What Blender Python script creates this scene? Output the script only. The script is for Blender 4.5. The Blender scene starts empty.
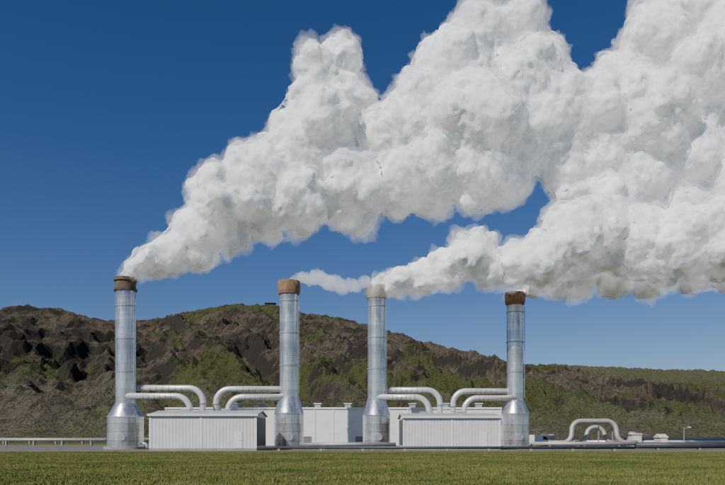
import bpy, bmesh, math, random
import numpy as np
from mathutils import Vector, Matrix
random.seed(7); np.random.seed(7)
F=705.0; U0=362.5; HOR=437.0; CZ=1.7
sc=bpy.context.scene
def P(u,v,Y): return Vector(((u-U0)/F*Y, Y, CZ+(HOR-v)/F*Y))
def X(u,Y): return (u-U0)/F*Y
# ---------------------------------------------------------------- helpers
def link(o,parent=None):
    sc.collection.objects.link(o)
    if parent: o.parent=parent
    return o
def empty(name,loc=(0,0,0)):
    e=bpy.data.objects.new(name,None); e.location=loc; e.empty_display_size=1
    return link(e)
def mesh_obj(name,verts,faces,mat=None,parent=None,smooth=False):
    me=bpy.data.meshes.new(name); me.from_pydata([tuple(v) for v in verts],[],faces); me.update()
    o=bpy.data.objects.new(name,me)
    if mat: me.materials.append(mat)
    if smooth:
        me.polygons.foreach_set('use_smooth',[True]*len(me.polygons))
    return link(o,parent)
def box(name,x0,x1,y0,y1,z0,z1,mat,parent=None,bev=0.0):
    v=[(x0,y0,z0),(x1,y0,z0),(x1,y1,z0),(x0,y1,z0),(x0,y0,z1),(x1,y0,z1),(x1,y1,z1),(x0,y1,z1)]
    f=[(0,3,2,1),(4,5,6,7),(0,1,5,4),(1,2,6,5),(2,3,7,6),(3,0,4,7)]
    o=mesh_obj(name,v,f,mat,parent)
    if bev:
        b=o.modifiers.new('b','BEVEL'); b.width=bev; b.segments=2
    return o
def lathe(name,prof,mat,parent=None,n=48,smooth=True):
    vs=[];fs=[]
    for r,z in prof:
        for i in range(n):
            a=2*math.pi*i/n; vs.append((r*math.cos(a),r*math.sin(a),z))
    for k in range(len(prof)-1):
        for i in range(n):
            j=(i+1)%n; fs.append((k*n+i,k*n+j,(k+1)*n+j,(k+1)*n+i))
    o=mesh_obj(name,vs,fs,mat,parent,smooth)
    if smooth:
        m=o.modifiers.new('e','EDGE_SPLIT'); m.split_angle=math.radians(35)
    return o
def fillet(pts,R,n=8):
    pts=[Vector(p) for p in pts]; out=[pts[0]]
    for i in range(1,len(pts)-1):
        a,b,c=pts[i-1],pts[i],pts[i+1]
        d1=(a-b); d2=(c-b); r=min(R,d1.length*0.48 if i>1 else d1.length*0.95,d2.length*0.48 if i<len(pts)-2 else d2.length*.95)
        d1.normalize(); d2.normalize()
        p0=b+d1*r; p2=b+d2*r
        k=0.5523
        c0=b+d1*r*(1-k); c2=b+d2*r*(1-k)
        for t in np.linspace(0,1,n+1):
            out.append(p0*(1-t)**3+c0*3*t*(1-t)**2+c2*3*t*t*(1-t)+p2*t**3)
    out.append(pts[-1]); return out
def tube(name,pts,r,mat,parent=None,R=1.2,n=20,rings=None):
    pl=fillet(pts,R); vs=[];fs=[]
    up=None
    for i,p in enumerate(pl):
        if i==0: t=pl[1]-pl[0]
        elif i==len(pl)-1: t=pl[-1]-pl[-2]
        else: t=(pl[i+1]-pl[i]).normalized()+(pl[i]-pl[i-1]).normalized()
        t.normalize()
        if up is None:
            up=Vector((0,1,0)) if abs(t.y)<0.9 else Vector((1,0,0))
        a=(up-t*up.dot(t)).normalized(); b=t.cross(a); up=a
        for k in range(n):
            th=2*math.pi*k/n; vs.append(p+a*r*math.cos(th)+b*r*math.sin(th))
    for i in range(len(pl)-1):
        for k in range(n):
            j=(k+1)%n; fs.append((i*n+k,i*n+j,(i+1)*n+j,(i+1)*n+k))
    fs.append(tuple(range(n))[::-1]); fs.append(tuple(range((len(pl)-1)*n,len(pl)*n)))
    return mesh_obj(name,vs,fs,mat,parent,True)
# ---------------------------------------------------------------- materials
class M:
    def __init__(s,name):
        s.m=bpy.data.materials.new(name); s.m.use_nodes=True; s.t=s.m.node_tree; s.b=s.t.nodes['Principled BSDF']; s.out=s.t.nodes['Material Output']
    def n(s,ty,**k):
        nd=s.t.nodes.new(ty)
        for a,b in k.items():
            if a in nd.inputs: nd.inputs[a].default_value=b
            else: setattr(nd,a,b)
        return nd
    def l(s,a,b): s.t.links.new(a,b)
    def pos(s): return s.n('ShaderNodeNewGeometry').outputs['Position']
    def noise(s,scale,detail=4,rough=0.55,vec=None,stretch=None):
        nd=s.n('ShaderNodeTexNoise'); nd.inputs['Scale'].default_value=scale; nd.inputs['Detail'].default_value=detail; nd.inputs['Roughness'].default_value=rough
        v=vec or s.pos()
        if stretch:
            mp=s.n('ShaderNodeMapping'); mp.inputs['Scale'].default_value=stretch; s.l(v,mp.inputs['Vector']); v=mp.outputs[0]
        s.l(v,nd.inputs['Vector']); return nd.outputs['Fac']
    def ramp(s,fac,stops):
        r=s.n('ShaderNodeValToRGB'); e=r.color_ramp.elements
        while len(e)<len(stops): e.new(0.5)
        for i,(p,c) in enumerate(stops):
            e[i].position=p; e[i].color=(c,c,c,1) if not isinstance(c,tuple) else (*c,1)
        s.l(fac,r.inputs[0]); return r.outputs[0]
    def mix(s,fac,a,b,mode='MIX'):
        m=s.n('ShaderNodeMix'); m.data_type='RGBA'; m.blend_type=mode
        for i,x in ((0,fac),(6,a),(7,b)):
            if hasattr(x,'links') : s.l(x,m.inputs[i])
            elif isinstance(x,tuple): m.inputs[i].default_value=(*x,1)
            else: m.inputs[i].default_value=x
        return m.outputs[2]
    def bump(s,h,strength=0.5,dist=0.1):
        b=s.n('ShaderNodeBump'); b.inputs['Strength'].default_value=strength; b.inputs['Distance'].default_value=dist
        s.l(h,b.inputs['Height']); s.l(b.outputs[0],s.b.inputs['Normal']); return b.outputs[0]
def painted(name,col,var=0.15,rough=0.55,metal=0.0,scale=0.8,spec=0.3):
    m=M(name); f=m.noise(scale,5,0.6); g=m.noise(scale*3,4,0.6,stretch=(3,3,0.25))
    c1=tuple(c*(1-var) for c in col); c2=tuple(min(1,c*(1+var*0.5)) for c in col)
    a=m.mix(m.ramp(f,[(0.3,0.0),(0.7,1.0)]),c1,c2)
    b=m.mix(m.ramp(g,[(0.55,0.0),(0.8,0.35)]),a,tuple(c*0.55 for c in col))
    m.l(b,m.b.inputs['Base Color']); m.b.inputs['Roughness'].default_value=rough; m.b.inputs['Metallic'].default_value=metal
    m.b.inputs['Specular IOR Level'].default_value=spec
    return m.m
def clad(name,dark=1.0):
    m=M(name); tc=m.n('ShaderNodeTexCoord').outputs['Object']
    sx=m.n('ShaderNodeSeparateXYZ'); m.l(tc,sx.inputs[0])
    at=m.n('ShaderNodeMath',operation='ARCTAN2'); m.l(sx.outputs[1],at.inputs[0]); m.l(sx.outputs[0],at.inputs[1])
    cb=m.n('ShaderNodeCombineXYZ'); m.l(at.outputs[0],cb.inputs[0]); m.l(sx.outputs[2],cb.inputs[1])
    br=m.n('ShaderNodeTexBrick'); br.inputs['Scale'].default_value=1.0; br.inputs['Brick Width'].default_value=3.14; br.inputs['Row Height'].default_value=1.2
    br.inputs['Mortar Size'].default_value=0.010; br.inputs['Mortar Smooth'].default_value=0.3
    br.inputs['Color1'].default_value=(0.90,0.88,0.84,1); br.inputs['Color2'].default_value=(0.70,0.685,0.655,1); br.inputs['Mortar'].default_value=(0.30,0.30,0.30,1)
    m.l(cb.outputs[0],br.inputs['Vector'])
    st=m.noise(1.2,6,0.65,vec=tc,stretch=(2.5,2.5,0.14)); 
    c=m.mix(m.ramp(st,[(0.50,0.0),(0.74,0.85)]),br.outputs['Color'],(0.19,0.165,0.14))
    big=m.noise(0.16,3,0.5,vec=tc)
    c=m.mix(m.ramp(big,[(0.52,0.0),(0.62,0.45)]),c,(0.30,0.27,0.24))
    m.l(c,m.b.inputs['Base Color']); m.b.inputs['Metallic'].default_value=0.85
    rr=m.ramp(m.noise(2.5,4,0.6,vec=tc),[(0.3,0.24),(0.7,0.38)]); m.l(rr,m.b.inputs['Roughness'])
    m.bump(m.noise(0.9,3,0.5,vec=tc),0.25,0.10)
    return m.m
m_clad=clad('aluminium_cladding')
m_rust=painted('rusty_cap',(0.27,0.165,0.095),0.45,0.8,0,1.5)
m_rustd=painted('dark_rusty_cap',(0.16,0.105,0.07),0.45,0.75,0.1,1.5)
m_capm=painted('stained_metal_cap',(0.42,0.37,0.30),0.35,0.5,0.4,1.2)
m_dark=painted('dark_opening',(0.03,0.03,0.032),0.2,0.8)
m_white=painted('white_wall_paint',(0.82,0.82,0.79),0.06,0.6)
m_hut=painted('hut_paint',(0.62,0.56,0.46),0.1,0.6)
m_grey=painted('grey_sheet',(0.68,0.67,0.63),0.10,0.55)
m_lgrey=painted('light_trim',(0.78,0.78,0.76),0.08,0.5)
m_pipe=painted('pipe_cladding',(0.80,0.79,0.76),0.12,0.36,0.45)
m_pipeb=painted('beige_pipe',(0.42,0.40,0.36),0.15,0.5,0.3)
m_pipedark=painted('dark_pipe',(0.075,0.078,0.08),0.2,0.5,0.2)
m_conc=painted('concrete',(0.30,0.29,0.27),0.2,0.9)
m_roof=painted('roof_sheet',(0.40,0.40,0.39),0.15,0.6)
m_steel=painted('galvanised_steel',(0.40,0.40,0.40),0.15,0.5,0.5)
# ---------------------------------------------------------------- sky & sun
AZ=math.radians(-143); EL=math.radians(42)
S=Vector((math.sin(AZ)*math.cos(EL),math.cos(AZ)*math.cos(EL),math.sin(EL)))
w=bpy.data.worlds.new("World"); sc.world=w; w.use_nodes=True
nt=w.node_tree; bg=nt.nodes['Background']; sky=nt.nodes.new('ShaderNodeTexSky'); sky.sky_type='NISHITA'; sky.sun_disc=False
sky.sun_elevation=EL; sky.sun_rotation=AZ%(2*math.pi); sky.air_density=0.8; sky.dust_density=0.2; sky.ozone_density=4.0; sky.altitude=300
hs=nt.nodes.new('ShaderNodeHueSaturation'); hs.inputs['Hue'].default_value=0.512; hs.inputs['Saturation'].default_value=1.2
nt.links.new(sky.outputs[0],hs.inputs['Color']); nt.links.new(hs.outputs[0],bg.inputs['Color']); bg.inputs['Strength'].default_value=0.082
sl=bpy.data.lights.new('sun','SUN'); sl.energy=5.0; sl.angle=math.radians(0.5); sl.color=(1.0,0.98,0.945)
so=bpy.data.objects.new('sun',sl); so.rotation_euler=(-S).to_track_quat('-Z','Y').to_euler(); so.location=(-60,-80,80); link(so)
# ---------------------------------------------------------------- camera
cam=bpy.data.cameras.new('camera'); cam.lens=36*F/725; cam.sensor_width=36; cam.shift_y=(HOR-242.5)/725; cam.clip_end=20000
co=bpy.data.objects.new('camera',cam); co.location=(0,0,CZ); co.rotation_euler=(math.pi/2,0,0); link(co); sc.camera=co
# ---------------------------------------------------------------- numpy noise
def vnoise(x,y,seed=0):
    xi=np.floor(x).astype(np.int64); yi=np.floor(y).astype(np.int64); xf=x-xi; yf=y-yi
    def h(a,b):
        n=(a*374761393+b*668265263+seed*974634777)&0xffffffff
        n=((n^(n>>13))*1274126177)&0xffffffff
        return ((n^(n>>16))&0xffff)/65535.0
    u=xf*xf*(3-2*xf); v=yf*yf*(3-2*yf)
    return (h(xi,yi)*(1-u)+h(xi+1,yi)*u)*(1-v)+(h(xi,yi+1)*(1-u)+h(xi+1,yi+1)*u)*v
def fbm(x,y,o=5,seed=0,ridged=False,gain=0.5):
    s=0;a=1;t=0
    for i in range(o):
        n=vnoise(x*2**i+13.7*i,y*2**i+7.1*i,seed+i)
        if ridged: n=1-abs(2*n-1)
        s=s+a*n;t+=a;a*=gain
    return s/t
# ---------------------------------------------------------------- terrain
def ridge(pts,Yr):
    us=np.array([p[0] for p in pts]);vs=np.array([p[1] for p in pts])
    return (us-U0)/F*Yr, CZ+(HOR-vs)/F*Yr
RA=ridge([(-400,437),(-250,335),(-100,316),(0,309),(30,305),(60,308),(90,314),(120,321),(150,338),(180,362),(215,400),(250,437)],460)
RB=ridge([(-300,380),(60,336),(120,320),(165,317),(200,308),(230,304),(275,304),(300,310),(340,318),(370,325),(400,333),(440,345),(480,356),(510,365),(545,377),(590,390),(650,406),(725,424),(800,437)],700)
RC=ridge([(200,400),(400,378),(510,364),(560,364),(600,366),(640,368),(690,369),(725,371),(820,378),(1000,400)],1000)
def hill_z(x,y):
    wx=x+14*(fbm(x/60,y/60,3,50)-0.5)
    def one(R,Yr,Y0,p,seed):
        H=np.interp(wx,R[0],R[1]-CZ)
        s=np.clip((y-Y0)/(Yr-Y0),0,1)
        front=H*(s**p)
        back=H*np.clip(1-(y-Yr)/900,0,1)
        z=np.where(y<Yr,front,back)
        env=np.clip(s*(1-s)*4,0,1)
        return z,H,env
    zB,HB,eB=one(RB,700,205,1.15,1)
    zA,HA,eA=one(RA,460,215,1.25,2)
    zC,HC,eC=one(RC,1000,210,1.5,3)
    gB=fbm(x/34+0.012*y,y/140,6,11,True,0.54)-0.62
    gA=fbm(x/24,y/60,6,21,True,0.58)-0.6
    zB=zB+eB*gB*34*np.clip(HB/60,0,1)
    zA=zA+eA*gA*28*np.clip(HA/40,0,1)
    tA=fbm(x/70,y/70,3,27)*14; st=(zA/11+tA*0.25); fr=st-np.floor(st); sh=np.clip((fr-0.55)/0.3,0,1)-fr
    zA=zA+eA*sh*6.0*np.clip((zA-12)/15,0,1)
    tB=fbm(x/90,y/90,3,28)*14; st=(zB/20+tB*0.25); fr=st-np.floor(st); sh=np.clip((fr-0.6)/0.25,0,1)-fr
    zB=zB+eB*sh*6*np.clip((zB-35)/25,0,1)*np.clip(fbm(x/80,y/80,3,29)*4-1.6,0,1)
    z=np.maximum(np.maximum(zA,zB),zC)
    dd=np.clip((z)/12,0,1)
    rough=(fbm(x/14,y/14,5,31,True,0.68)-0.6)
    z=z+dd*rough*9
    z=z+dd*(fbm(x/4.2,y/4.2,3,41,True)-0.6)*3.2
    mound=np.clip((y-175)/60,0,1)*np.clip((420-y)/150,0,1)
    z=np.maximum(z,-2)+mound*(np.clip(fbm(x/22,y/22,4,61)-0.38,0,1)*16*np.clip((-x-20)/60,0.22,1)+ (fbm(x/5,y/5,3,66,True)-0.6)*2.2)
    return z-0.8*np.clip((260-y)/60,0,1)
xs=np.arange(-720,1000,2.0); ys=np.concatenate([np.arange(165,720,1.9),np.arange(720,1300,6.0)])
XX,YY=np.meshgrid(xs,ys); ZZ=hill_z(XX,YY)
ny,nx=XX.shape
co_=np.stack([XX,YY,ZZ],-1).reshape(-1,3).astype(np.float32)
idx=np.arange(ny*nx).reshape(ny,nx)
q=np.stack([idx[:-1,:-1],idx[:-1,1:],idx[1:,1:],idx[1:,:-1]],-1).reshape(-1,4)
me=bpy.data.meshes.new('hill'); me.vertices.add(len(co_)); me.vertices.foreach_set('co',co_.ravel())
me.loops.add(q.size); me.loops.foreach_set('vertex_index',q.ravel().astype(np.int32))
me.polygons.add(len(q)); me.polygons.foreach_set('loop_start',np.arange(0,q.size,4,dtype=np.int32)); me.polygons.foreach_set('loop_total',np.full(len(q),4,dtype=np.int32))
me.polygons.foreach_set('use_smooth',np.zeros(len(q),dtype=bool)); me.update()
gy,gx=np.gradient(ZZ); gx=gx/2.0; gyy=gy/np.gradient(ys)[:,None]
slope=np.sqrt(gx**2+gyy**2)
low=1-np.clip(ZZ/45,0,1)
left=np.clip((-XX-80)/100,0,1)
green=(fbm(XX/38,YY/70,6,71,gain=0.62)-0.47)*1.6 + 0.22*(0.45-slope) + 0.14*low + 0.12*np.clip((XX-20)/200,0,1)-0.04*left*(1-low)
green=np.clip(green*5+0.15,0,1)
rock=np.clip((slope-0.65)*1.2+ (fbm(XX/24,YY/24,6,81,gain=0.65)-0.51)*4.5+0.40*left*(1-low)-0.15*np.clip(XX/150,0,1)+0.12*(1-low),0,1)
moss=np.clip((330-YY)/60,0,1)*np.clip(0.4+fbm(XX/30,YY/30,3,91),0,1)
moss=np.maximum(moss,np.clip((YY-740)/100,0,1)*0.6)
red=np.clip((fbm(XX/55,YY/140,4,95)-0.5)*5,0,1)
for nm,arr in (('green',green),('rock',rock),('moss',moss),('red',red)):
    a=me.attributes.new(nm,'FLOAT','POINT'); a.data.foreach_set('value',arr.reshape(-1).astype(np.float32))
hill=bpy.data.objects.new('hill',me); link(hill)
m=M('hill_surface')
def at(nm): 
    a=m.n('ShaderNodeAttribute'); a.attribute_name=nm; return a.outputs['Fac']
n2=m.noise(0.30,6,0.78); n3=m.noise(1.3,4,0.7)
c=m.mix(m.ramp(n2,[(0.32,0.0),(0.66,1.0)]),(0.090,0.072,0.050),(0.220,0.180,0.128))
c=m.mix(m.ramp(at('red'),[(0.0,0.0),(1.0,0.5)]),c,(0.138,0.096,0.069))
c=m.mix(m.ramp(at('rock'),[(0.15,0.0),(0.8,0.82)]),c,(0.040,0.036,0.030))
mg=m.n('ShaderNodeMath',operation='ADD'); m.l(at('green'),mg.inputs[0]); m.l(n2,mg.inputs[1])
c=m.mix(m.ramp(mg.outputs[0],[(0.72,0.0),(1.2,0.88)]),c,(0.108,0.122,0.042))
mm=m.n('ShaderNodeMath',operation='MULTIPLY'); m.l(at('moss'),mm.inputs[0]); m.l(m.ramp(n2,[(0.35,0.15),(0.65,1.0)]),mm.inputs[1])
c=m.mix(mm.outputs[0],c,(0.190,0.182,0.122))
c=m.mix(m.ramp(n3,[(0.40,0.7),(0.55,0.0)]),c,(0.030,0.027,0.020))
m.l(c,m.b.inputs['Base Color']); m.b.inputs['Roughness'].default_value=1; m.b.inputs['Specular IOR Level'].default_value=0.03
hb=m.mix(0.5,n2,n3); m.bump(hb,1.0,3.0)
me.materials.append(m.m)
# ---------------------------------------------------------------- ground (grass)
gm=M('grass_surface')
a1=gm.noise(0.16,5,0.6,stretch=(0.6,1,1)); a2=gm.noise(0.7,5,0.65,stretch=(1,0.5,1)); a3=gm.noise(9,4,0.7)
c=gm.mix(gm.ramp(a1,[(0.38,0.0),(0.62,1.0)]),(0.082,0.105,0.020),(0.170,0.178,0.044))
c=gm.mix(gm.ramp(a2,[(0.45,0.0),(0.7,0.75)]),c,(0.205,0.190,0.076))
c=gm.mix(gm.ramp(a3,[(0.3,0.6),(0.6,0.0)]),c,(0.048,0.058,0.014))
gm.l(c,gm.b.inputs['Base Color']); gm.b.inputs['Roughness'].default_value=1; gm.b.inputs['Specular IOR Level'].default_value=0.05
gm.bump(a3,1.0,0.12)
gx_=np.concatenate([np.linspace(-6000,-90,12),np.linspace(-80,80,161),np.linspace(90,6000,12)])
gy_=np.concatenate([np.linspace(-300,5,10),np.linspace(8,90,130),np.linspace(95,9000,14)])
GX,GY=np.meshgrid(gx_,gy_)
def gz(x,y): return (fbm(x/9,y/9,3,5)-0.5)*0.32*np.clip((78-y)/10,0,1)*np.clip(y/5,0,1)
GZ=gz(GX,GY)
gi=np.arange(GX.size).reshape(GX.shape)
ground=mesh_obj('grass_ground',np.stack([GX,GY,GZ],-1).reshape(-1,3).tolist(),np.stack([gi[:-1,:-1],gi[:-1,1:],gi[1:,1:],gi[1:,:-1]],-1).reshape(-1,4).tolist(),gm.m,None,True)
N=190000
ty=22+ (rng:=np.random.rand(N))**1.5*60; tx=(np.random.rand(N)-0.5)*(ty*1.15)
hh=(0.03+0.09*np.random.rand(N))*(0.1+1.5*fbm(tx/2.5,ty/2.5,3,6)); wd=0.014+0.018*np.random.rand(N); an=np.random.rand(N)*math.pi
tz=gz(tx,ty)-0.01
dx=np.cos(an)*wd; dy=np.sin(an)*wd; lx=(np.random.rand(N)-0.4)*0.07; ly=(np.random.rand(N)-0.5)*0.06
V=np.stack([np.stack([tx-dx,ty-dy,tz],-1),np.stack([tx+dx,ty+dy,tz],-1),np.stack([tx+lx,ty+ly,tz+hh],-1)],1).reshape(-1,3).astype(np.float32)
me=bpy.data.meshes.new('grass_tufts'); me.vertices.add(len(V)); me.vertices.foreach_set('co',V.ravel())
me.loops.add(3*N); me.loops.foreach_set('vertex_index',np.arange(3*N,dtype=np.int32)); me.polygons.add(N)
me.polygons.foreach_set('loop_start',np.arange(0,3*N,3,dtype=np.int32)); me.polygons.foreach_set('loop_total',np.full(N,3,dtype=np.int32)); me.update()
tm=M('grass_blades'); b1=tm.noise(0.16,5,0.6,stretch=(0.6,1,1)); b2=tm.noise(14,2,0.5); b3=tm.noise(0.7,5,0.65,stretch=(1,0.5,1))
c=tm.mix(tm.ramp(b1,[(0.38,0.0),(0.62,1.0)]),(0.088,0.115,0.021),(0.185,0.195,0.048)); c=tm.mix(tm.ramp(b3,[(0.45,0.0),(0.7,0.75)]),c,(0.225,0.205,0.085)); c=tm.mix(tm.ramp(b2,[(0.5,0.0),(0.75,0.7)]),c,(0.27,0.24,0.11))
tm.l(c,tm.b.inputs['Base Color']); tm.b.inputs['Roughness'].default_value=0.9; tm.b.inputs['Specular IOR Level'].default_value=0.1
me.materials.append(tm.m); o=bpy.data.objects.new('grass_tufts',me); link(o)
# gravel yard
ym=M('gravel'); y1=ym.noise(0.4,5,0.6); y2=ym.noise(6,4,0.7)
c=ym.mix(ym.ramp(y1,[(0.35,0.0),(0.65,1.0)]),(0.13,0.12,0.10),(0.20,0.185,0.16)); c=ym.mix(ym.ramp(y2,[(0.3,0.5),(0.6,0.0)]),c,(0.05,0.045,0.035))
ym.l(c,ym.b.inputs['Base Color']); ym.b.inputs['Roughness'].default_value=1; ym.bump(y2,0.8,0.05)
pts=[]
for i,x in enumerate(np.linspace(-160,170,160)): pts.append((x,80.5+2.2*float(fbm(np.array(x/3.0),np.array(1.0),3,9))+ (0 if abs(x)<45 else min(12,(abs(x)-45)*0.3)),0.006))
back=[(x,158+5*math.sin(x*0.1),0.006) for x in np.linspace(-160,170,160)]
vs=pts+back; n=len(pts)
mesh_obj('gravel_yard',vs,[(i,i+1,n+i+1,n+i) for i in range(n-1)],ym.m)
# ---------------------------------------------------------------- steam stacks
def empty_part(n,p):
    e=bpy.data.objects.new(n,None); link(e,p); return e
def stack(u,Y,rb,rs,zb,zc,H,captype):
    e=empty('steam_stack',(X(u,Y),Y,0))
    lathe('foundation',[(rb+0.5,0),(rb+0.5,0.35),(0.1,0.35)],m_conc,e,32)
    lathe('base_drum',[(rb,0.35),(rb,zb),(rb+0.06,zb),(rb+0.06,zb+0.12),(rb,zb+0.14),(rs+0.1,zc),(rs+0.1,zc+0.15),(rs,zc+0.16)],m_clad,e,64)
    for z in (1.2,2.5,3.6):
        if z<zb-0.3: lathe('drum_band',[(rb,z),(rb+0.04,z),(rb+0.04,z+0.08),(rb,z+0.08)],m_clad,e,64)
    lathe('shaft',[(rs,zc+0.1),(rs,H-1.9)],m_clad,e,64)
    z=zc+1.0;k=0
    while z<H-2.2:
        big=(k%4==3)
        d=0.09 if big else 0.02
        lathe('shaft_band',[(rs-0.01,z),(rs+d,z),(rs+d,z+(0.14 if big else 0.05)),(rs-0.01,z+(0.14 if big else 0.05))],m_steel if big else m_clad,e,64)
        z+=1.15;k+=1
    if captype==0:
        lathe('rim_cap',[(rs,H-1.9),(rs+0.22,H-1.85),(rs+0.25,H-1.55),(rs+0.05,H-1.5),(rs+0.02,H-0.5),(rs+0.2,H-0.45),(rs+0.2,H),(rs-0.2,H),(rs-0.2,H-3)],m_rustd,e,48)
    else:
        r=rs+0.28 
        lathe('rim_cap',[(rs,H-2.0),(r-0.12,H-1.9),(r,H-1.4),(r+0.05,H-0.3),(r-0.05,H),(rs-0.25,H),(rs-0.25,H-3)],m_rust if captype==1 else m_capm,e,48)
    a=math.radians(-20); 
    la=empty_part('ladder',e)
    for s in (-0.2,0.2):
        cx=math.cos(a)*(rs+0.2)-math.sin(a)*s; cy=math.sin(a)*(rs+0.2)+math.cos(a)*s
        box('rail',cx-0.02,cx+0.02,cy-0.02,cy+0.02,zc+0.5,H-2.2,m_steel,la)
    cx=math.cos(a)*(rs+0.2); cy=math.sin(a)*(rs+0.2)
    for zz in np.arange(zc+0.7,H-2.3,0.6): box('rung',cx-0.02,cx+0.02,cy-0.2,cy+0.2,zz,zz+0.03,m_steel,la)
    d=lathe('manhole',[(0.5,-0.02),(0.5,0.12),(0.05,0.12)],m_steel,e,24); d.rotation_euler=(math.pi/2,0,0); d.location=(0.3,-rb-0.0,1.7)
    tube('drain_nozzle',[(rb-0.2,-0.6,0.8),(rb+0.7,-0.6,0.8),(rb+0.7,-0.6,0.1)],0.14,m_pipe,e,0.3,12)
    return e
ST=[(125.5,99,2.45,1.36,4.4,6.3,24.0,0),(289,101,2.1,1.33,5.0,7.4,24.0,1),(376.5,104,2.0,1.30,4.8,7.2,24.0,2),(515,109,2.15,1.25,5.2,7.2,24.0,1)]
stacks=[stack(*s) for s in ST]
# ---------------------------------------------------------------- long building
def long_building():
    Y=114; x0=X(166,Y); x1=X(501,Y); H=6.2; D=16
    e=empty('plant_building',(0,0,0))
    box('walls',x0,x1,Y,Y+D,0.35,H,m_white,e)
    box('plinth',x0-0.1,x1+0.1,Y-0.1,Y+D+0.1,0,0.35,m_conc,e)
    box('parapet',x0-0.15,x1+0.15,Y-0.15,Y+D+0.15,H,H+0.28,m_lgrey,e,0.03)
    n=18
    for i in range(n+1):
        x=x0+(x1-x0)*i/n; box('pilaster',x-0.07,x+0.07,Y-0.08,Y-0.003,0.36,H-0.003,m_lgrey,e)
    for i in range(n):
        xa=x0+(x1-x0)*i/n+0.5; xb=x0+(x1-x0)*(i+1)/n-0.5
        for k in range(2): box('panel_joint',xa-0.4,xb+0.4,Y-0.012,Y-0.002,2.2+1.9*k,2.235+1.9*k,m_grey,e)
        if i%3==1:
            box('louvre_frame',xa,xb,Y-0.07,Y-0.002,0.8,1.9,m_grey,e)
            for z in np.arange(0.88,1.8,0.16): box('louvre_blade',xa+0.08,xb-0.08,Y-0.11,Y-0.075,z,z+0.08,m_pipedark,e)
    for u in (236,262,318,348,412,445,478):
        x=X(u,Y+3); box('roof_vent',x-0.5,x+0.5,Y+2,Y+3.2,H+0.28,H+0.95,m_steel,e,0.04); box('vent_hood',x-0.65,x+0.65,Y+1.85,Y+3.35,H+0.95,H+1.08,m_grey,e,0.02)
    return e
long_building()
def shed(u0,u1,Y,H,D,sp):
    x0=X(u0,Y); x1=X(u1,Y); e=empty('equipment_shed',(0,0,0))
    rise=0.55
    vs=[(x0,Y,0.3),(x1,Y,0.3),(x1,Y+D,0.3),(x0,Y+D,0.3),(x0,Y,H),(x1,Y,H),(x1,Y+D,H),(x0,Y+D,H),(x0,Y+D/2,H+rise),(x1,Y+D/2,H+rise)]
    mesh_obj('walls',vs,[(0,1,5,4),(1,2,6,9,5),(2,3,7,6),(3,0,4,8,7),(4,5,9,8),(7,8,9,6)],m_grey,e)
    box('plinth',x0-0.08,x1+0.08,Y-0.08,Y+D+0.08,0,0.3,m_conc,e)
    ov=0.25;t=0.1
    for s in (0,1):
        ya,za=(Y-ov,H-0.02) if s==0 else (Y+D+ov,H-0.02)
        yb,zb=Y+D/2,H+rise+0.06
        vv=[(x0-ov,ya,za),(x1+ov,ya,za),(x1+ov,yb,zb),(x0-ov,yb,zb)]; vv+= [(a,b,c+t) for a,b,c in vv]
        mesh_obj('roof_panel',vv,[(0,3,2,1),(4,5,6,7),(0,1,5,4),(1,2,6,5),(2,3,7,6),(3,0,4,7)],m_roof,e)
    box('eave_trim',x0-ov-0.02,x1+ov+0.02,Y-ov-0.06,Y-ov-0.002,H-0.12,H+0.14,m_lgrey,e)
    x=x0+0.25
    while x<x1-0.1:
        box('wall_rib',x-0.04,x+0.04,Y-0.035,Y-0.002,0.32,H-0.14,m_grey,e); x+=0.42
    for u in (u0+0.3,sp,u1-0.3):
        xx=X(u,Y); box('corner_trim',xx-0.13,xx+0.13,Y-0.075,Y-0.037,0.31,H-0.125,m_lgrey,e)
    xd=x0+(x1-x0)*0.83
    box('door',xd-0.5,xd+0.5,Y-0.09,Y-0.04,0.31,2.4,m_lgrey,e); box('door_handle',xd+0.33,xd+0.42,Y-0.13,Y-0.092,1.25,1.32,m_dark,e)
    for s,xx in ((0,x0),(1,x1)):
        a,b=(xx-0.06,xx-0.003) if s==0 else (xx+0.003,xx+0.06)
        box('side_shade_panel',a,b,Y+0.5,Y+D-0.5,0.6,H-0.25,m_pipedark,e)  # added dark panel; shade of a recessed end is put into its colour
    for k in range(2):
        xx=x0+(x1-x0)*(0.25+0.4*k); box('ridge_vent',xx-0.6,xx+0.6,Y+D/2-0.3,Y+D/2+0.3,H+rise+0.1,H+rise+0.4,m_steel,e,0.03)
    return e
shed(150,256,88,4.45,9,201)
shed(403.5,500,94,4.35,11,452)
# ---------------------------------------------------------------- goose-neck pipes
def gooses(iu,udir,specs):
    u,Y=ST[iu][0],ST[iu][1]; e=empty('steam_pipe',(0,0,0))
    for k,(ue,vt,yo) in enumerate(specs):
        Yp=Y+yo; Z=P(0,vt,Yp).z; xs_=X(u,Y); xe=X(ue,Yp)
        tube('pipe',[(xs_,Yp,Z),(xe,Yp,Z),(xe,Yp,0.2)],0.42,m_pipe,e,2.0)
        for zz in (3.0,6.4):
            if zz<Z-2: 
                f=lathe('flange',[(0.40,0),(0.55,0),(0.55,0.12),(0.40,0.12)],m_steel,e,24); f.location=(xe,Yp,zz)
        n=6
        for i in range(n):
            xx=xs_+(xe-xs_)*(0.3+0.5*i/n); f=lathe('band',[(0.41,0),(0.45,0),(0.45,0.07),(0.41,0.07)],m_steel,e,24); f.location=(xx,Yp,Z); f.rotation_euler=(0,math.pi/2,0)
    return e
gooses(0,1,[(203,388,0.9),(190,396,-0.9)])
gooses(1,-1,[(216,389,0.9),(228,397,-0.9)])
gooses(2,1,[(440,390,0.9),(429,397,-0.9)])
gooses(3,-1,[(453,391,0.9),(464,398,-0.9)])
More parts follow.
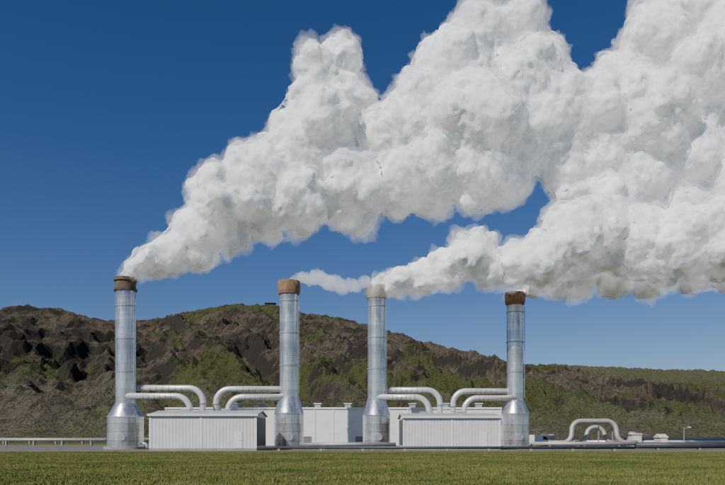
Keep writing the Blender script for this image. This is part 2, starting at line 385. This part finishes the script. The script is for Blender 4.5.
# ---------------------------------------------------------------- ground pipelines
def pipeline(pts,r,mat,step=5):
    e=empty('pipeline'); tube('pipe',pts,r,mat,e,1.5)
    for a,b in zip(pts[:-1],pts[1:]):
        a=Vector(a);b=Vector(b);L=(b-a).length;n=max(1,int(L/step))
        for i in range(n):
            p=a.lerp(b,(i+0.5)/n)
            if p.z-r>0.05: box('support',p.x-0.15,p.x+0.15,p.y-0.3,p.y+0.3,0,p.z-r+0.03,m_conc,e)
    return e
pipeline([(X(258,85),85,0.42),(X(635,85),85,0.42)],0.17,m_pipedark)
pipeline([(X(300,91),91,0.75),(X(396,91),91,0.75)],0.26,m_steel)
pipeline([(X(532,105),105,0.7),(X(636,105),105,0.7)],0.3,m_pipeb)
pipeline([(X(636,96),96,0.55),(X(760,99),99,0.55)],0.42,m_pipedark,6)
pipeline([(X(625,128),128,1.3),(X(800,132),132,1.3)],0.3,m_pipeb,6)
pipeline([(X(560,118),118,0.9),(X(800,121),121,0.9)],0.25,m_pipe,6)
pipeline([(X(-60,150),150,1.15),(X(106,140),140,1.15)],0.3,m_pipeb,6)
pipeline([(X(-60,172),172,1.2),(X(150,165),165,1.2)],0.25,m_pipe,6)
e=empty('pipe_expansion_loop')
def arch(ua,ub,vt,Y,r,dy):
    z=P(0,vt,Y).z
    tube('loop_pipe',[(X(ua-3,Y)-3,Y,0.8),(X(ua,Y),Y,0.8),(X(ua+3,Y),Y+dy,z),(X(ub-1,Y),Y+dy,z),(X(ub,Y),Y,0.8),(X(ub,Y)+3,Y,0.8)],r,m_pipeb,e,1.3)
arch(571,618,421,108,0.38,0.8)
arch(586,606,427,111,0.34,0.8)
for u in (574,600,614):
    x=X(u,109); box('loop_support',x-0.08,x+0.08,109.6,109.8,0,3.4,m_steel,e)
def hut(u,Y,wd,h,d=2.5):
    x=X(u,Y); e=empty('utility_hut',(x,Y,0))
    box('walls',-wd/2,wd/2,0,d,0,h,m_hut,e)
    mesh_obj('roof',[(-wd/2-0.15,-0.15,h),(wd/2+0.15,-0.15,h),(wd/2+0.15,d+0.15,h),(-wd/2-0.15,d+0.15,h),(-wd/2-0.15,d/2,h+0.6),(wd/2+0.15,d/2,h+0.6)],[(0,1,5,4),(3,4,5,2),(0,4,3),(1,2,5),(0,3,2,1)],m_hut,e)
    box('door',-0.4,0.4,-0.05,-0.003,0,min(2,h-0.2),m_grey,e)
hut(549,128,2.0,1.6); hut(637,118,1.6,2.1); hut(664,116,1.2,1.6)
# parked van (side view)
def van(u,Y):
    e=empty('parked_van',(X(u,Y),Y,0)); W=1.8
    prof=[(-2.2,0.35),(2.2,0.35),(2.3,0.9),(2.1,1.05),(1.45,1.2),(0.85,1.95),(0.6,2.05),(-2.1,2.05),(-2.25,1.9)]
    n=len(prof); vs=[(x,0,z) for x,z in prof]+[(x,W,z) for x,z in prof]
    b=mesh_obj('body',vs,[tuple(range(n)),tuple(range(2*n-1,n-1,-1))]+[(i,n+i,n+(i+1)%n,(i+1)%n) for i in range(n)],m_white,e)
    bm=bmesh.new(); bm.from_mesh(b.data); bmesh.ops.recalc_face_normals(bm,faces=bm.faces); bm.to_mesh(b.data); bm.free()
    md=b.modifiers.new('b','BEVEL'); md.width=0.06; md.segments=2
    mesh_obj('side_window',[(0.35,-0.01,1.25),(1.3,-0.01,1.25),(0.85,-0.01,1.8),(0.35,-0.01,1.85)],[(0,1,2,3)],m_dark,e)
    mesh_obj('windscreen',[(1.42,0.15,1.27),(1.42,W-0.15,1.27),(0.92,W-0.2,1.89),(0.92,0.2,1.89)],[(0,1,2,3)],m_dark,e)
    for x in (-1.4,1.4):
        for y in (0.1,W-0.1):
            wv=lathe('wheel',[(0.05,-0.12),(0.33,-0.12),(0.36,-0.08),(0.36,0.08),(0.33,0.12),(0.05,0.12)],m_dark,e,24); wv.rotation_euler=(math.pi/2,0,0); wv.location=(x,y,0.36)
van(541,118)
def lamp(u,Y,h):
    e=empty('lamp_post',(X(u,Y),Y,0)); lathe('pole',[(0.09,0),(0.05,h)],m_steel,e,12)
    tube('arm',[(0,0,h-0.05),(0,0,h+0.2),(0.7,0,h+0.3)],0.04,m_steel,e,0.2,10); box('lantern',0.6,1.1,-0.12,0.12,h+0.22,h+0.36,m_lgrey,e,0.03)
lamp(684,115,3.0)
# small lookout on the ridge
Yr=700; e=empty('lookout_hut',P(270,305,Yr)); box('walls',-4,4,0,6,-3,1.6,m_pipedark,e); box('roof',-5.5,5.5,-1,7,1.6,2.1,m_dark,e); box('chimney',-2.5,-1.8,2,3,2.1,3.0,m_dark,e)
tk=M('track_dirt'); tk.b.inputs['Roughness'].default_value=1; tn=tk.noise(0.5,4); c=tk.mix(tn,(0.20,0.18,0.14),(0.30,0.28,0.23)); tk.l(c,tk.b.inputs['Base Color'])
def track(path,wd):
    P_=[]
    for a,b in zip(path[:-1],path[1:]):
        for t in np.linspace(0,1,60,endpoint=False): P_.append((a[0]+(b[0]-a[0])*t,a[1]+(b[1]-a[1])*t))
    zz=[]
    for x,y in P_:
        zz.append(float(hill_z(np.array([x]*5),np.linspace(y-wd,y+wd,5)).max())+0.3)
    zz=np.array(zz); zs=np.convolve(np.pad(zz,4,'edge'),np.ones(9)/9,'valid'); zz=np.maximum(zs,zz-0.8)
    v=[];f=[]
    for i,(x,y) in enumerate(P_):
        z=zz[i]; v+=[(x,y-wd/2-1.5,z-2.5),(x,y-wd/2,z),(x,y+wd/2,z+0.5)]
        if i: f+=[(3*i-3,3*i,3*i+1,3*i-2),(3*i-2,3*i+1,3*i+2,3*i-1)]
    mesh_obj('dirt_track',v,f,tk.m)
track([(X(520,640),640),(X(600,560),560),(X(670,520),520),(X(760,500),500)],4)
# ---------------------------------------------------------------- steam
def diff_mat(name,lo=None,hi=None,amax=1.0,scale=0.7):
    m=M(name); m.t.nodes.remove(m.b); df=m.n('ShaderNodeBsdfDiffuse'); df.inputs['Color'].default_value=(1,1,1,1); out=df.outputs[0]
    if lo is not None:
        tr=m.n('ShaderNodeBsdfTransparent'); n2=m.noise(scale,4,0.5)
        r=m.n('ShaderNodeMapRange'); r.inputs['From Min'].default_value=lo; r.inputs['From Max'].default_value=hi; r.inputs['To Max'].default_value=amax; m.l(n2,r.inputs['Value'])
        mx=m.n('ShaderNodeMixShader'); m.l(r.outputs[0],mx.inputs[0]); m.l(tr.outputs[0],mx.inputs[1]); m.l(out,mx.inputs[2]); out=mx.outputs[0]
    m.l(out,m.out.inputs['Surface']); return m.m
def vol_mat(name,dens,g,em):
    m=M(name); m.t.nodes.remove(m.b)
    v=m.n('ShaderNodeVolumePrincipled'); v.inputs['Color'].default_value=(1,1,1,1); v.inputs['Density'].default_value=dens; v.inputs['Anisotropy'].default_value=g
    v.inputs['Emission Strength'].default_value=em; v.inputs['Emission Color'].default_value=(1,1,1,1)  # faint white self-glow stands in for light scattered inside the steam
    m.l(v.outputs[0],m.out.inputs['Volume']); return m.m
s_core=diff_mat('steam_dense'); s_shell=diff_mat('steam_billow',.4,.6,.6,.7); s_halo=vol_mat('steam_mist_glow',0.13,-0.3,0.07); s_thin=vol_mat('steam_thin_glow',0.35,-0.3,0.16)  # halo and thin steam glow by added emission; core and shell do not
def ico(sub):
    bm=bmesh.new(); bmesh.ops.create_icosphere(bm,subdivisions=sub,radius=1); bm.verts.ensure_lookup_table()
    v=np.array([x.co[:] for x in bm.verts]); f=np.array([[x.index for x in g.verts] for g in bm.faces]); bm.free(); return v,f
IV,IF=ico(3); JV,JF=ico(2)
def texc(name,size):
    t=bpy.data.textures.new(name,'CLOUDS'); t.noise_scale=size; t.noise_depth=2
    return t
D1=((3.5,1.5),(1.2,.45),(.45,.10)); D2=((3.9,1.7),(1.6,1.2),(.6,.35)); D3=((4.4,3.0),(1.5,2.4),(.6,.9))
def plume(blobs,voxel,kids=13,shrink=0.84,amp=1.0,mist_only=False):
    rs=np.random.RandomState(len(blobs))
    sph=[]
    for (u,v,r,Y) in blobs:
        R=r*Y/F; c=np.array(P(u,v,Y))+np.array([0,rs.uniform(-.35,.35)*R,0]); R0=R*shrink
        sph.append((c,R0,0))
        for k in range(kids if r>12 else 8):
            d=rs.normal(size=3); d/=np.linalg.norm(d); r1=R*rs.uniform(0.26,0.46); c1=c+d*(R-r1*0.98)
            sph.append((c1,r1,0))
            if r>12:
                for j in range(2):
                    d2=rs.normal(size=3)+d*0.6; d2/=np.linalg.norm(d2); r2=r1*rs.uniform(0.35,0.55); sph.append((c1+d2*(r1-r2*0.6),r2,1))
    Vs=[];Fs=[];o=0
    for c,r,l in sph:
        v,f=(IV,IF) if l==0 else (JV,JF)
        Vs.append(v*r+c); Fs.append(f+o); o+=len(v)
    V=np.concatenate(Vs).astype(np.float32); Fc=np.concatenate(Fs).astype(np.int32)
    me=bpy.data.meshes.new('steam_plume'); me.vertices.add(len(V)); me.vertices.foreach_set('co',V.ravel())
    me.loops.add(Fc.size); me.loops.foreach_set('vertex_index',Fc.ravel()); me.polygons.add(len(Fc))
    me.polygons.foreach_set('loop_start',np.arange(0,Fc.size,3,dtype=np.int32)); me.polygons.foreach_set('loop_total',np.full(len(Fc),3,dtype=np.int32)); me.update()
    root=empty('steam_plume')
    layers=[('dense_core',-0.2,s_core,D1,1.0),('billow_shell',0.05,s_shell,D2,1.1),('glow_mist_halo',0.5,s_halo,D3,1.2)]
    if mist_only: layers=[('glow_mist',0.1,s_thin,((3.5,1.6),(1.2,1.4),(0.45,0.6)),1.0)]
    for nm,off,mat,ds,vk in layers:
        mm_=me.copy(); mm_.materials.append(mat)
        o=bpy.data.objects.new(nm,mm_); link(o,root)
        rm=o.modifiers.new('r','REMESH'); rm.mode='VOXEL'; rm.voxel_size=voxel*vk; rm.use_smooth_shade=True
        s=o.modifiers.new('s','SMOOTH'); s.iterations=8; s.factor=0.5
        d=o.modifiers.new('off','DISPLACE'); d.strength=off*amp; d.mid_level=0.0
        for sz,st in ds:
            d=o.modifiers.new('d','DISPLACE'); d.texture=texc('c',sz*amp); d.texture_coords='LOCAL'; d.strength=st*amp; d.mid_level=0.5
    return root
def Yl(a,b,u0,u1): return lambda u:a+(b-a)*min(1,max(0,(u-u0)/(u1-u0)))
y1=Yl(99,114,130,700)
B1=[(128,279,8),(137,269,13),(152,262,19),(170,252,25),(196,232,33),(200,255,16),(225,205,42),(232,235,20),(262,180,46),(262,215,28),(300,150,46),(295,200,38),(318,72,27),(342,56,24),(332,90,32),(308,100,22),(325,125,40),(350,105,28),(350,185,46),(385,140,44),(400,180,42),(425,110,42),(430,165,50),(452,75,42),(480,40,42),(512,20,42),(470,130,60),(510,90,55),(480,180,40),(535,70,36),(525,125,50),(560,115,46),(568,160,34),(508,180,28),(600,110,38),(600,160,40),(628,75,36),(655,40,40),(690,10,42),(645,120,50),(690,80,50),(730,40,50),(690,155,46),(745,125,40),(640,175,42),(735,185,45),(575,195,22),(605,200,30),(680,205,28),(790,80,70),(790,160,60),(700,-40,50),(760,-30,60),(495,-30,40),(850,60,80),(860,160,60)]
B1=[(u,v,r,y1(u)) for u,v,r in B1]
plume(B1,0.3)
W=[(291+i*4.3, 282-4*math.sin(i*0.35)+1.5*math.sin(i*1.7), 5+3.2*math.sin(i/18*math.pi)+1.2*math.sin(i*2.3), 101+0.1*i) for i in range(18)]
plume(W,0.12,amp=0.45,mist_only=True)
y3=Yl(104,100,370,720)
B3=[(376,291,8),(385,286,12),(400,281,16),(422,277,20),(445,270,23),(468,260,26),(480,245,18),(490,272,20),(515,268,25),(545,258,34),(575,235,38),(600,235,42),(635,240,44),(675,248,42),(720,240,48),(765,235,55),(830,230,65)]
B3=[(u,v,r,y3(u)) for u,v,r in B3]
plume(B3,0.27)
B4=[(516,294,6),(524,292,7),(535,290,10),(555,286,14),(580,283,18),(612,283,18),(650,283,18),(690,278,18),(730,272,20),(780,265,25)]
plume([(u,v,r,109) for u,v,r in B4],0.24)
